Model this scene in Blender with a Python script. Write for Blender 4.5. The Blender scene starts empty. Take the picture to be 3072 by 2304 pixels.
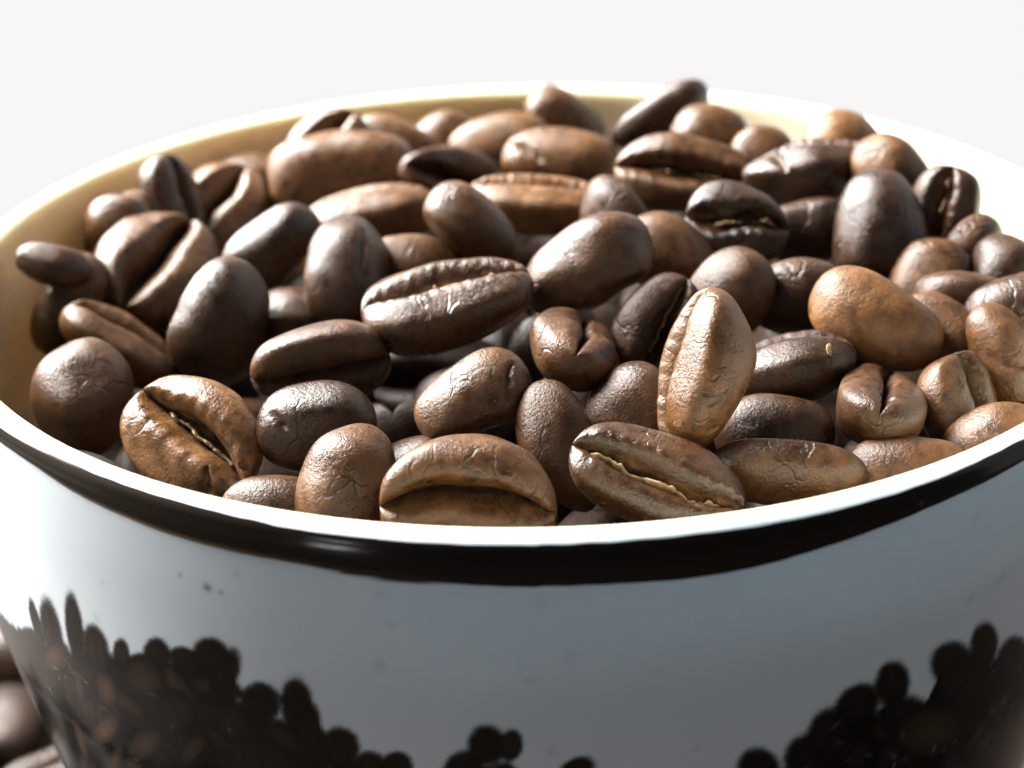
import bpy, math
import numpy as np
from mathutils import Vector, Quaternion, Matrix

scene = bpy.context.scene
COL = scene.collection
MM = 0.001
RIM = 68.0            # height of the cup's rim above the table, mm

# ------------------------------------------------------------------ camera
cam = bpy.data.cameras.new("camera")
cam.sensor_width = 36.0
cam.lens = 18.0 / math.tan(math.radians(15.0))
cam.clip_start = 0.005
cam.clip_end = 50.0
cam_ob = bpy.data.objects.new("camera", cam)
COL.objects.link(cam_ob)
right = Vector((0.99974638, 0.00434798, -0.02209706))
up = Vector((0.01814289, 0.42580807, 0.90463160))
back = Vector((0.01334243, -0.90480306, 0.42562119))
m = Matrix((right, up, back)).transposed().to_4x4()
m.translation = Vector((0, -117.198, 45.336 + RIM)) * MM
cam_ob.matrix_world = m
cam.dof.use_dof = True
cam.dof.focus_distance = 0.106
cam.dof.aperture_fstop = 42.0
scene.camera = cam_ob

# ------------------------------------------------------------------ world, light, exposure
world = bpy.data.worlds.new("World")
scene.world = world
world.use_nodes = True
bg = world.node_tree.nodes["Background"]
bg.inputs[0].default_value = (0.70, 0.86, 1.0, 1)
bg.inputs[1].default_value = 0.118
scene.view_settings.view_transform = 'Standard'
scene.view_settings.look = 'None'
scene.view_settings.exposure = 0.0
scene.view_settings.gamma = 1.0
scene.cycles.max_bounces = 6
scene.cycles.use_denoising = True


def area(name, direction, dist, size, power, color, aim=(0, 0, RIM)):
    l = bpy.data.lights.new(name, 'AREA')
    l.shape = 'RECTANGLE'
    l.size, l.size_y = size
    l.energy = power
    l.color = color
    o = bpy.data.objects.new(name, l)
    COL.objects.link(o)
    d = Vector(direction).normalized()
    o.location = Vector(aim) * MM + d * dist
    o.rotation_euler = d.to_track_quat('Z', 'Y').to_euler()
    return o


area("window_light", (-0.74, 0.46, 0.70), 0.42, (0.26, 0.32), 17.5, (1.0, 0.985, 0.955))
area("room_lamp", (-0.531, -0.842, -0.095), 0.40, (0.035, 0.010), 0.11, (0.95, 0.97, 1.0))

# ------------------------------------------------------------------ measured places, in mm from the middle of the rim
BEANS = [
 ('blurred grey brown bean with an open crease at the far inner wall, left of centre', [-16.22, 26.26, -1.33], [-0.3481, 0.8478, 0.2881, 0.2777], [3.43, 2.95, 2.49, 1.28], 0.45, 0.7, {'g': 2.0}),
 ('smooth brown bean at the back, sloping right behind the long domed bean', [-10.76, 28.5, -2.18], [0.801, 0.5741, 0.1255, -0.1141], [3.96, 2.18, 1.84, 0.95], 0.62, 0.45, {}),
 ('dim blurred bean low against the far wall between two smooth brown beans', [-7.07, 31.12, -2.72], [0.8051, 0.5876, -0.0272, 0.0758], [3.45, 2.54, 2.15, 1.11], 0.5, 0.45, {}),
 ('rounded tan brown bean at the back with a pale left end', [-2.52, 27.73, -1.91], [0.8781, 0.4766, -0.0233, 0.0365], [4.25, 2.39, 2.02, 1.04], 0.68, 0.4, {}),
 ('mottled greyish bean tilted against the far rim, back centre', [2.8, 32.62, -1.53], [0.8758, 0.3893, 0.209, -0.1942], [3.67, 2.23, 1.88, 0.97], 0.45, 0.5, {}),
 ('smooth brown bean with a dark notch at its left, behind the flat topped bean', [2.09, 20.95, -1.07], [0.899, 0.4335, 0.0395, -0.0485], [4.52, 2.49, 2.1, 1.08], 0.64, 0.45, {'cr': [(-0.85, 1.1, -0.35, 1.9)], 'cw': 1.6}),
 ('tan bean lying flat side up with a pale chaff line along its top edge', [0.2, 11.31, -0.69], [0.0148, 0.9989, -0.0151, -0.0419], [4.81, 2.94, 2.48, 1.28], 0.72, 0.45, {'skin': 1, 'g': 0.8}),
 ('very dark slanting bean, topmost of the heap against the white background', [9.73, 24.07, 1.44], [0.3174, 0.9167, -0.0376, 0.2398], [4.22, 2.56, 2.17, 1.12], 0.04, 0.4, {'egg': 0.12}),
 ('plain brown bean just right of and below the dark topmost bean', [13.17, 17.06, 1.55], [0.823, 0.5075, 0.1308, -0.2192], [3.13, 2.55, 2.15, 1.11], 0.5, 0.4, {'min': 6.2}),
 ('small half hidden brown bean on the back skyline between two bigger ones', [16.43, 14.46, 1.32], [0.8071, 0.585, -0.0165, -0.0777], [2.31, 2.13, 1.8, 0.93], 0.55, 0.4, {'min': 4.6}),
 ('bean facing front, long level crease with pale chaff at its right end, upper middle', [10.69, 12.4, 0.72], [-0.4932, 0.8668, -0.0722, -0.012], [4.75, 2.87, 2.43, 1.25], 0.42, 0.45, {'skin': 1, 'g': 1.1}),
 ('pale tan blurred bean peeping over the dark notched bean, back right', [22.23, 14.42, 1.71], [0.848, 0.5151, 0.0035, -0.1249], [3.02, 2.54, 2.15, 1.11], 0.85, 0.35, {'min': 6}),
 ('dark bean with a notch in its upper left edge, back right', [18.95, 9.81, 1.85], [0.0999, 0.9895, -0.05, 0.0913], [4.48, 3.43, 2.9, 1.49], 0.12, 0.55, {'cr': [(-0.5, -1.5, -0.3, -0.3)], 'cw': 2.0, 'g': 1.2}),
 ('light tan domed bean behind the upright dark glossy bean', [24.47, 6.98, 2.33], [0.7348, 0.5646, 0.1427, -0.3478], [3.11, 2.47, 2.09, 1.07], 0.8, 0.35, {'min': 6.3}),
 ('upright egg shaped near black glossy bean with silvery left edge, upper right', [22.76, 2.12, 0.35], [0.6487, 0.2526, -0.4771, 0.5365], [4.05, 3.18, 2.68, 1.38], 0.12, 0.8, {'egg': -0.3, 'cr': [], 'rg': 0.02}),
 ('split bean with golden chaff in its open crease on the right skyline', [27.4, 3.28, 1.24], [-0.2694, 0.7338, 0.3794, 0.4949], [2.61, 2.4, 2.03, 1.05], 0.25, 0.4, {'min': 5.2, 'skin': 1, 'g': 2.4}),
 ('brown bean on the right skyline just below the split golden bean', [28.81, 0.89, -1.18], [0.4231, 0.7472, -0.1331, 0.495], [2.76, 2.54, 2.14, 1.1], 0.4, 0.4, {'min': 5.5}),
 ('blurred greenish dark bean at the far right end of the skyline', [30.22, -2.47, -1.61], [0.7174, 0.4004, -0.3947, 0.4114], [2.7, 2.45, 2.07, 1.07], 0.22, 0.4, {'min': 5.5}),
 ('brown bean edge tucked behind the right side of the glossy upright bean', [25.67, -1.94, -2.51], [0.7741, 0.2777, -0.4494, 0.349], [3.42, 2.6, 2.2, 1.13], 0.6, 0.4, {}),
 ('ridged dark brown bean under the skyline beans, far right', [26.94, -5.71, -1.85], [0.3139, 0.9399, -0.1141, -0.0711], [3.36, 3.09, 2.61, 1.35], 0.35, 0.4, {}),
 ('grey blurred bean cut by the right picture edge', [29.48, -8.99, -1.39], [0.832, 0.5357, -0.1441, -0.0026], [3.29, 2.42, 2.04, 1.05], 0.3, 0.6, {}),
 ('large light tan domed bean, the palest one, below the glossy upright bean', [20.6, -10.67, -0.95], [0.8196, 0.5125, 0.0722, -0.2458], [4.28, 2.64, 2.23, 1.15], 0.86, 0.45, {'rg': 0.02}),
 ('brown bean half hidden behind the right end of the palest tan bean', [25.12, -9.59, -2.72], [0.7757, 0.5418, 0.084, -0.3126], [3.32, 2.44, 2.06, 1.06], 0.6, 0.35, {}),
 ('brown bean with a small curled crack at the right picture edge', [27.96, -12.47, -2.84], [0.7385, 0.3792, 0.2989, -0.4706], [3.55, 2.09, 1.77, 0.91], 0.6, 0.45, {'cr': [(0, 2.1, 0.3, 1.3), (0.3, 1.3, 0.5, 0.9)], 'cw': 0.9}),
 ('narrow upright bean showing its crease on the right, near the right rim', [24.99, -15.9, -4.2], [-0.0945, 0.7749, -0.3661, -0.5066], [3.39, 2.94, 2.48, 1.28], 0.5, 0.45, {'g': 0.9}),
 ('greyish bean seen end on with a cracked notch at its top, lower right', [19.79, -17.86, -3.07], [-0.0318, 0.7799, 0.5998, -0.1758], [5.0, 2.75, 2.32, 1.2], 0.4, 0.45, {'Lmm': 10, 'egg': 0.06, 'cr': [(-0.75, -1.0, -0.55, -1.9), (-0.8, -2.0, -0.6, -2.5)], 'g': 0.5, 'lw': 0.2}),
 ('dim dark bean with a straight lit edge, right beside the tall upright bean', [15.24, -13.42, -2.46], [0.1316, 0.9872, -0.0451, 0.0774], [3.66, 3.17, 2.68, 1.38], 0.2, 0.4, {'g': 0.7}),
 ('tall upright light brown bean standing on edge, its crease to the left, right of centre', [8.99, -19.88, 0.34], [0.0793, 0.7786, 0.1913, 0.5924], [4.9, 3.54, 2.99, 1.54], 0.7, 0.55, {'cr': [(-0.62, -1.5, -0.5, -0.2), (-0.75, -0.5, -0.6, 0.7)], 'g': 0.9, 'egg': 0.03, 'cw': 0.9}),
 ('greyish rounded bean leaning behind the top of the tall upright bean', [12.14, -5.31, -1.33], [0.7438, 0.4672, -0.3004, 0.3717], [3.25, 2.54, 2.15, 1.11], 0.45, 0.4, {'min': 6.4}),
 ('dim flat brown bean in the dark hollow left of the glossy upright bean', [16.69, -3.86, -2.22], [0.7233, 0.6868, -0.0719, -0.0037], [3.41, 2.6, 2.2, 1.13], 0.3, 0.4, {}),
 ('dark bean with orange chaff in its wide curled crease, upper right of centre', [13.3, 1.58, 0.89], [-0.4594, 0.8832, -0.0937, -0.0147], [3.48, 3.0, 2.53, 1.3], 0.1, 0.65, {'skin': 1, 'g': 2.4, 'sx': 0.12}),
 ('dark bean with a pale lit upper edge between the orange creased and glossy beans', [18.38, 5.79, -1.16], [0.351, 0.9306, -0.0687, 0.0778], [3.45, 3.18, 2.68, 1.38], 0.15, 0.4, {}),
 ('brown domed bean tucked behind the right end of the sleek diagonal bean', [8.6, -0.45, -0.54], [0.8396, 0.4805, 0.1333, -0.2153], [3.44, 2.55, 2.15, 1.11], 0.6, 0.4, {}),
 ('sleek diagonal bean with grey sheen at its lower left, centre', [3.19, -5.05, 0.69], [0.8571, 0.455, -0.1653, 0.1761], [4.6, 2.53, 2.14, 1.1], 0.42, 0.6, {'egg': 0.1}),
 ('large glossy bean in the centre with golden chaff along its upper crease', [-5.5, -8.45, -0.14], [-0.0483, 0.994, 0.0617, 0.0761], [5.54, 3.54, 2.99, 1.54], 0.38, 0.75, {'skin': 1, 'g': 0.75, 'sx': 0.05}),
 ('pale grey triangular looking bean above the large central bean', [-3.96, 3.81, 0.1], [0.8206, 0.4631, 0.2251, -0.248], [3.82, 2.17, 1.84, 0.95], 0.5, 0.5, {'egg': -0.2}),
 ('small dark bean showing a notched end, under the rounded tan bean at back', [-5.99, 20.21, -2.12], [0.6318, -0.6862, -0.0144, 0.3604], [4.75, 2.61, 2.21, 1.14], 0.25, 0.5, {'Lmm': 9.5, 'g': 1.9}),
 ('long smooth domed brown bean with a white left end, upper left of centre', [-14.41, 22.56, -2.39], [0.8669, 0.4943, 0.0081, 0.064], [6.27, 3.45, 2.91, 1.5], 0.6, 0.5, {}),
 ('brown bean with a lit upper rim in shadow beneath the long domed bean', [-12.01, 13.84, -2.45], [0.0825, 0.9903, 0.068, 0.0889], [5.05, 3.4, 2.87, 1.48], 0.6, 0.35, {}),
 ('round grey bean with a faint lengthwise ridge, left of the large central bean', [-12.3, 0.02, -1.4], [0.6637, 0.3379, -0.2103, 0.6333], [3.95, 3.06, 2.58, 1.33], 0.22, 0.7, {'cr': [(-0.8, 1.9, 0.6, 1.75)], 'cw': 0.8, 'cd': 0.35}),
 ('dim reddish bean deep behind the large central bean', [-8.18, 2.81, -2.54], [0.8252, 0.5556, 0.0802, -0.0623], [3.42, 2.52, 2.12, 1.09], 0.6, 0.4, {}),
 ('blackish slanting bean with a bright blue white edge, left of centre', [-18.58, 8.31, -2.95], [0.5569, 0.7512, -0.0403, 0.3521], [4.07, 2.72, 2.3, 1.18], 0.06, 0.5, {}),
 ('dim brown bean in the hollow between the smooth upright and round grey beans', [-16.14, 0.46, -5.7], [0.977, 0.0434, 0.2058, -0.035], [3.45, 2.99, 2.53, 1.3], 0.35, 0.3, {}),
 ('big smooth dark oval bean standing upright with a light left edge, left side', [-20.46, -3.61, -3.26], [0.4675, 0.6529, -0.0991, 0.5876], [4.17, 3.54, 2.99, 1.54], 0.2, 0.6, {'egg': -0.08}),
 ('long bean lying flat side down with a dark underside, below the smooth upright bean', [-13.15, -11.9, -2.74], [0.8051, -0.5853, -0.0877, 0.0393], [4.21, 2.86, 2.42, 1.25], 0.42, 0.5, {'g': 0.8}),
 ('dark glossy domed bean with a small nick, behind the wide open creased bean', [-12.89, -18.55, -3.58], [0.8707, 0.4883, 0.0532, 0.0254], [3.47, 2.55, 2.16, 1.11], 0.12, 0.8, {'cr': [(-0.7, 1.2, -0.4, 1.9)], 'cw': 1.0}),
 ('brown domed bean with a jagged split in its lower face, below the central bean', [-3.8, -17.32, -2.36], [0.8945, 0.3703, -0.1558, 0.1963], [3.51, 2.39, 2.02, 1.04], 0.5, 0.55, {'cr': [(-0.2, 1.7, 0.12, 2.2), (0.12, 2.2, 0.4, 2.15), (0.4, 2.5, 0.85, 1.5)], 'cw': 1.1}),
 ('red brown bean seen end on, stepped notch on top, right of the central bean', [2.39, -11.72, -1.66], [-0.109, 0.7247, 0.6354, -0.2433], [5.0, 2.75, 2.32, 1.2], 0.48, 0.4, {'Lmm': 10, 'g': 0.5, 'cr': [(-0.6, -1.0, -0.5, -0.2)], 'lw': 0.2}),
 ('dim bean with thin golden threads of chaff in its crease, behind the tall upright bean', [7.81, -7.98, -2.22], [-0.4897, 0.709, 0.4212, 0.2833], [3.42, 2.52, 2.13, 1.1], 0.3, 0.4, {'skin': 1, 'g': 1.3}),
 ('dim brown rounded bean wedged left of the foot of the tall upright bean', [5.47, -17.16, -4.08], [0.7734, 0.2191, -0.4472, 0.3921], [3.31, 2.8, 2.36, 1.22], 0.4, 0.4, {'min': 6.4, 'cr': [(-0.9, 1.0, -0.5, 2.2)]}),
 ('long dim red brown bean sloping down behind the glossy front bean', [1.37, -19.56, -4.63], [0.7875, 0.274, 0.3794, -0.401], [3.98, 2.25, 1.9, 0.98], 0.36, 0.45, {}),
 ('very glossy bean at the front rim with pale grains in its wide crease', [6.35, -25.65, -3.61], [-0.2914, 0.9369, -0.1562, -0.1135], [4.92, 2.71, 2.29, 1.18], 0.3, 1.0, {'skin': 2, 'g': 2.5, 'sx': 0.06, 'arc': 0.12, 'cr': [(0.3, -1.2, 0.75, -0.9)]}),
 ('long brown bean lying along the front rim right of the very glossy bean', [13.69, -23.64, -4.22], [0.5545, 0.8285, -0.0593, -0.0502], [4.41, 2.43, 2.05, 1.06], 0.45, 0.55, {'g': 0.8}),
 ('low brown bean along the right front rim, half hidden by it', [20.53, -22.91, -5.35], [0.7552, 0.6458, -0.1098, 0.023], [3.37, 2.57, 2.17, 1.12], 0.55, 0.4, {}),
 ('arched light brown bean at the front rim with its crease turned down', [-3.93, -27.45, -4.02], [0.65, -0.7592, 0.0177, 0.0271], [4.81, 3.85, 3.25, 1.68], 0.6, 0.55, {'bend': 0.12, 'g': 0.8, 'arc': -0.3, 'lw': 0.3}),
 ('plump brown grey bean standing at the front rim left of the arched bean', [-10.45, -24.33, -4.16], [0.7089, 0.378, -0.3168, 0.5041], [3.47, 2.73, 2.3, 1.19], 0.55, 0.55, {'egg': -0.1}),
 ('wide open creased bean lit bright grey at the left front rim', [-19.95, -18.38, -4.35], [-0.4207, 0.8238, -0.3666, -0.0997], [4.6, 3.66, 3.09, 1.59], 0.85, 0.85, {'skin': 3, 'g': 2.4, 'sx': 0.05, 'cr': [(0.55, -1.45, 0.75, -0.5), (0.7, -1.6, 0.9, -2.4)], 'cw': 1.8, 'arc': -0.1}),
 ('round dark bean lit along its left edge, against the left front wall', [-28.18, -10.36, -5.2], [0.6415, 0.3241, -0.2009, 0.6657], [3.94, 3.14, 2.65, 1.37], 0.4, 0.55, {'cr': [], 'cw': 1.0}),
 ('wrinkled tan bean lying aslant left of the smooth upright bean', [-28.07, 0.0, -6.02], [0.0436, 0.9549, -0.0112, -0.2934], [4.16, 2.83, 2.39, 1.23], 0.6, 0.5, {'rg': 0.035, 'g': 1.0}),
 ('curved bean with a bright left edge against the left inner wall', [-32.17, 4.2, -5.18], [0.5917, 0.6443, -0.0938, 0.4754], [3.83, 2.11, 1.78, 0.92], 0.5, 0.5, {}),
 ('small bean with a white shining left end, leftmost in the heap', [-32.63, 3.47, -1.93], [0.8666, 0.4703, 0.1664, -0.0103], [2.59, 1.43, 1.21, 0.62], 0.4, 0.7, {'min': 5}),
 ('brown bean split by a wide dark crease, far left above the wrinkled bean', [-26.96, 8.43, -4.3], [-0.2945, 0.7813, 0.5501, 0.015], [4.8, 4.09, 3.46, 1.78], 0.46, 0.4, {'g': 2.4, 'Lmm': 9.6}),
 ('creased bean with a blazing white left lobe, upper left', [-24.54, 20.7, -4.6], [-0.254, 0.8325, 0.4621, 0.1699], [4.68, 4.03, 3.41, 1.75], 0.65, 0.85, {'g': 2.1}),
 ('bean with a white lit left edge and a dark face near the left back wall', [-26.9, 17.58, -2.38], [0.5792, -0.2161, -0.7845, -0.049], [3.43, 2.89, 2.44, 1.26], 0.2, 0.6, {}),
 ('pale blurred bean behind the split brown bean at the left wall', [-30.12, 14.92, -3.75], [0.7185, 0.5525, -0.1563, 0.3924], [3.4, 2.5, 2.11, 1.09], 0.4, 0.6, {}),
 ('small blurred bean highest on the left against the cream wall', [-29.92, 12.86, -2.36], [0.8081, 0.5744, 0.0427, 0.1237], [2.47, 2.27, 1.92, 0.99], 0.4, 0.5, {'min': 5}),
 ('blurred brown bean between the white edged bean and the long domed bean', [-22.57, 25.68, -4.23], [0.845, 0.509, -0.0392, 0.1588], [3.49, 2.59, 2.19, 1.13], 0.5, 0.45, {}),
 ('dim brown bean under the right end of the flat topped tan bean', [5.7, 5.75, -0.25], [0.3562, 0.7839, 0.0241, -0.508], [3.4, 2.94, 2.49, 1.28], 0.35, 0.4, {}),
 ('very dim bean in the dark hollow right of the tall upright bean', [13.62, -18.06, -4.96], [0.8503, 0.5227, -0.0472, -0.0395], [3.44, 2.53, 2.14, 1.1], 0.32, 0.4, {}),
 ('brown bean low against the right rim under the narrow upright bean', [25.84, -19.82, -5.2], [0.8428, 0.4841, -0.2035, 0.1176], [3.32, 2.44, 2.06, 1.06], 0.55, 0.4, {}),
 ('dim bean showing as a sliver between the two plump front beans', [-7.87, -19.98, -6.6], [0.8485, 0.5138, -0.0323, 0.1226], [3.46, 2.55, 2.15, 1.11], 0.4, 0.4, {}),
 ('dim bean in the dark gap right of the wide open creased bean', [-14.77, -22.95, -6.87], [0.8589, 0.4986, 0.1069, -0.0479], [3.42, 2.52, 2.13, 1.1], 0.35, 0.4, {}),
]
DEEP = [[[-10.61, -29.13, -17.67], [0.364, -0.652, -0.663, -0.06], ""],
 [[-2.58, -29.34, -17.39], [0.874, 0.48, 0.077, -0.026], ""],
 [[2.13, -27.67, -17.19], [0.335, 0.605, -0.691, -0.209], ""],
 [[10.95, -28.58, -17.55], [-0.719, 0.373, 0.555, -0.19], ""],
 [[-19.06, -23.8, -17.4], [0.333, -0.633, -0.688, -0.124], ""],
 [[-12.1, -23.41, -16.78], [-0.841, -0.008, -0.523, -0.141], ""],
 [[-5.58, -23.38, -16.76], [0.049, -0.985, 0.142, 0.085], ""],
 [[-1.02, -22.11, -16.2], [-0.129, -0.926, 0.179, 0.305], ""],
 [[6.73, -23.91, -16.78], [-0.078, 0.863, 0.452, 0.211], ""],
 [[12.47, -23.35, -16.41], [-0.863, 0.019, 0.418, -0.282], ""],
 [[20.66, -23.36, -17.15], [0.22, -0.118, -0.408, -0.878], ""],
 [[-22.17, -17.59, -18.17], [-0.779, -0.129, 0.302, 0.534], ""],
 [[-16.8, -16.73, -16.65], [0.785, 0.198, -0.192, 0.555], ""],
 [[-9.36, -17.14, -15.43], [-0.519, 0.73, -0.363, -0.258], ""],
 [[-3.35, -16.43, -15.28], [0.198, 0.438, 0.254, -0.839], ""],
 [[3.36, -17.07, -14.68], [-0.392, -0.471, 0.547, 0.571], "dark lower bean low at the front rim between the arched and the very glossy bean"],
 [[9.16, -16.05, -13.82], [0.099, -0.958, 0.26, 0.07], ""],
 [[15.41, -18.39, -15.58], [-0.422, 0.806, -0.403, 0.103], ""],
 [[22.06, -17.96, -16.67], [-0.014, -0.479, 0.859, -0.182], ""],
 [[-27.18, -12.68, -17.89], [0.776, -0.298, 0.196, 0.519], ""],
 [[-18.86, -12.1, -16.79], [-0.183, 0.818, 0.541, -0.071], ""],
 [[-12.52, -11.91, -12.89], [0.004, -0.029, 0.988, -0.153], ""],
 [[-6.64, -11.75, -12.66], [0.56, 0.668, 0.49, -0.024], ""],
 [[-0.33, -12.54, -14.36], [0.621, -0.323, -0.682, 0.211], ""],
 [[5.46, -12.31, -13.61], [-0.693, -0.025, 0.621, 0.364], "dark sliver of a lower bean behind the top of the very glossy front bean"],
 [[12.05, -12.52, -13.46], [-0.247, -0.599, -0.761, -0.039], "dark sliver of a lower bean at the front rim below the tall upright bean"],
 [[20.74, -10.4, -12.45], [-0.704, -0.298, 0.257, 0.591], "dark lower bean peeping out under the end on greyish bean, near the right front rim"],
 [[26.91, -12.23, -15.91], [0.842, -0.158, -0.025, 0.516], ""],
 [[-29.56, -5.49, -16.15], [0.963, 0.185, -0.032, -0.196], ""],
 [[-23.1, -4.64, -14.93], [-0.121, -0.091, -0.366, 0.918], ""],
 [[-17.39, -5.71, -13.44], [-0.099, -0.986, -0.121, 0.062], "dark lower bean in the gap right of the wide open creased front bean"],
 [[-8.7, -4.65, -11.56], [-0.268, -0.687, -0.638, 0.221], "dark lower bean in the gap above the plump bean at the front rim"],
 [[-4.42, -6.77, -10.98], [-0.403, -0.46, 0.324, -0.722], "dark lower bean under the brown domed bean with the jagged split"],
 [[2.11, -6.8, -10.2], [-0.792, 0.257, 0.496, -0.245], "dark lower bean between the long dim red brown bean and the stepped notch bean"],
 [[9.24, -6.31, -10.82], [-0.75, -0.31, -0.408, -0.418], "dark lower bean under the foot of the tall upright bean, on its right"],
 [[16.67, -6.27, -11.3], [-0.867, -0.197, 0.301, 0.345], "dark lower bean in the hollow left of the greyish end on bean, lower right"],
 [[23.5, -5.77, -11.51], [-0.045, 0.692, -0.095, 0.715], "dark lower bean between the greyish end on bean and the narrow upright bean"],
 [[29.91, -6.5, -11.05], [-0.032, -0.107, 0.282, -0.953], ""],
 [[-26.35, 0.05, -16.2], [0.089, -0.658, -0.708, 0.239], "dark lower bean against the left front wall, left of the wide open creased bean"],
 [[-20.39, -1.03, -14.1], [0.226, -0.882, -0.379, 0.165], "dark lower bean between the wide open creased bean and the nicked dark glossy bean"],
 [[-14.03, 0.7, -12.23], [-0.184, 0.596, -0.703, 0.34], ""],
 [[-6.54, -0.29, -10.06], [0.435, -0.891, 0.118, -0.054], "biggest dark hollow bean, straight below the large glossy central bean"],
 [[0.99, 0.92, -8.48], [0.017, -0.664, 0.411, -0.624], "dark lower bean just left of the stepped notch bean, under the central bean's right end"],
 [[5.45, -0.75, -9.27], [0.704, -0.174, -0.137, -0.675], ""],
 [[12.57, 0.36, -10.28], [-0.245, 0.782, 0.53, -0.217], ""],
 [[19.01, 0.5, -10.09], [0.026, -0.843, 0.384, 0.376], "dark lower bean right of the top of the tall upright bean"],
 [[26.37, -0.18, -9.7], [-0.431, -0.826, 0.278, -0.234], ""],
 [[-29.01, 5.48, -15.98], [-0.47, 0.804, -0.346, 0.111], ""],
 [[-22.0, 5.9, -13.98], [0.124, -0.966, 0.153, 0.171], "dark lower bean under the foot of the big smooth upright oval bean"],
 [[-16.6, 4.91, -12.4], [0.355, 0.29, 0.889, 0.008], "dark sliver of a lower bean above the nicked dark glossy bean"],
 [[-9.82, 6.93, -11.71], [-0.472, 0.25, -0.101, 0.839], ""],
 [[-3.25, 4.79, -9.61], [-0.446, 0.63, -0.49, 0.405], "dark lower bean touching the underside of the large glossy central bean at its right"],
 [[4.19, 4.56, -9.24], [0.53, -0.324, 0.065, -0.781], "dark lower bean above the stepped notch bean, beside the golden thread bean"],
 [[8.8, 5.83, -9.7], [-0.734, 0.051, -0.54, 0.409], "dark lower bean below the right end of the sleek diagonal bean"],
 [[15.41, 4.79, -9.54], [-0.023, 0.126, 0.988, -0.091], "dark sliver of a lower bean under the dim flat bean beside the upright one"],
 [[23.19, 6.38, -7.98], [-0.81, -0.207, 0.346, 0.426], "dark sliver of a lower bean under the palest large tan bean"],
 [[29.59, 6.81, -6.95], [0.448, 0.373, -0.789, -0.195], ""],
 [[-25.9, 11.3, -14.78], [-0.151, 0.892, -0.392, -0.166], "dark lower bean between the wrinkled tan bean and the big smooth upright oval"],
 [[-18.77, 11.02, -12.84], [0.016, -0.291, -0.956, -0.042], ""],
 [[-12.76, 10.34, -11.82], [-0.292, 0.38, 0.592, 0.648], ""],
 [[-5.84, 11.37, -11.46], [0.27, 0.611, -0.679, 0.305], ""],
 [[0.93, 10.65, -10.27], [0.329, -0.611, 0.132, 0.708], ""],
 [[6.58, 11.39, -9.73], [0.009, -0.55, 0.831, -0.081], "dark lower bean in the shade under the middle of the sleek diagonal bean"],
 [[12.8, 10.56, -8.92], [0.188, -0.876, 0.217, -0.387], ""],
 [[19.41, 11.46, -7.67], [-0.178, 0.846, -0.478, 0.154], "dark lower bean left of the foot of the egg shaped near black bean"],
 [[27.55, 11.62, -7.1], [-0.011, 0.831, -0.554, 0.046], ""],
 [[-22.33, 16.27, -14.89], [-0.983, 0.173, 0.067, 0.014], ""],
 [[-15.75, 16.64, -12.71], [-0.878, -0.316, -0.043, 0.356], "dark lower bean between the blackish slanting bean and the round grey bean"],
 [[-9.63, 16.37, -11.86], [0.349, -0.425, 0.413, 0.726], ""],
 [[-2.57, 17.01, -11.8], [-0.81, 0.005, -0.028, 0.586], ""],
 [[3.2, 17.37, -11.8], [-0.137, 0.065, -0.128, 0.98], ""],
 [[8.79, 17.14, -11.8], [-0.88, -0.285, 0.197, 0.325], ""],
 [[15.47, 16.84, -11.8], [-0.502, -0.026, -0.334, 0.797], ""],
 [[22.74, 18.03, -11.8], [-0.064, 0.109, 0.729, -0.673], ""],
 [[-19.57, 22.94, -14.09], [0.119, 0.757, 0.606, 0.213], ""],
 [[-14.02, 22.74, -12.64], [-0.015, 0.944, -0.186, 0.271], ""],
 [[-5.77, 22.93, -11.8], [-0.149, 0.601, -0.782, 0.074], ""],
 [[0.24, 23.58, -11.8], [-0.137, 0.99, 0.037, -0.015], "dark lower bean just above the upper left end of the sleek diagonal bean"],
 [[5.54, 21.97, -11.8], [-0.669, 0.161, -0.663, -0.294], ""],
 [[12.84, 23.16, -11.8], [0.918, -0.018, -0.22, -0.329], ""],
 [[20.75, 22.12, -11.8], [-0.236, -0.633, -0.468, -0.57], ""],
 [[-9.75, 28.07, -11.81], [0.37, -0.262, -0.89, -0.058], "dark sliver of a lower bean left of the pale grey triangular bean"],
 [[-3.09, 29.74, -11.8], [-0.124, 0.958, 0.234, 0.109], "dark sliver of a lower bean under the flat topped tan bean"],
 [[3.25, 27.62, -11.8], [-0.983, 0.07, 0.17, 0.027], "dark lower bean under the right half of the flat topped tan bean"],
 [[9.77, 28.7, -11.8], [-0.042, 0.791, 0.445, 0.418], ""]]
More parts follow.
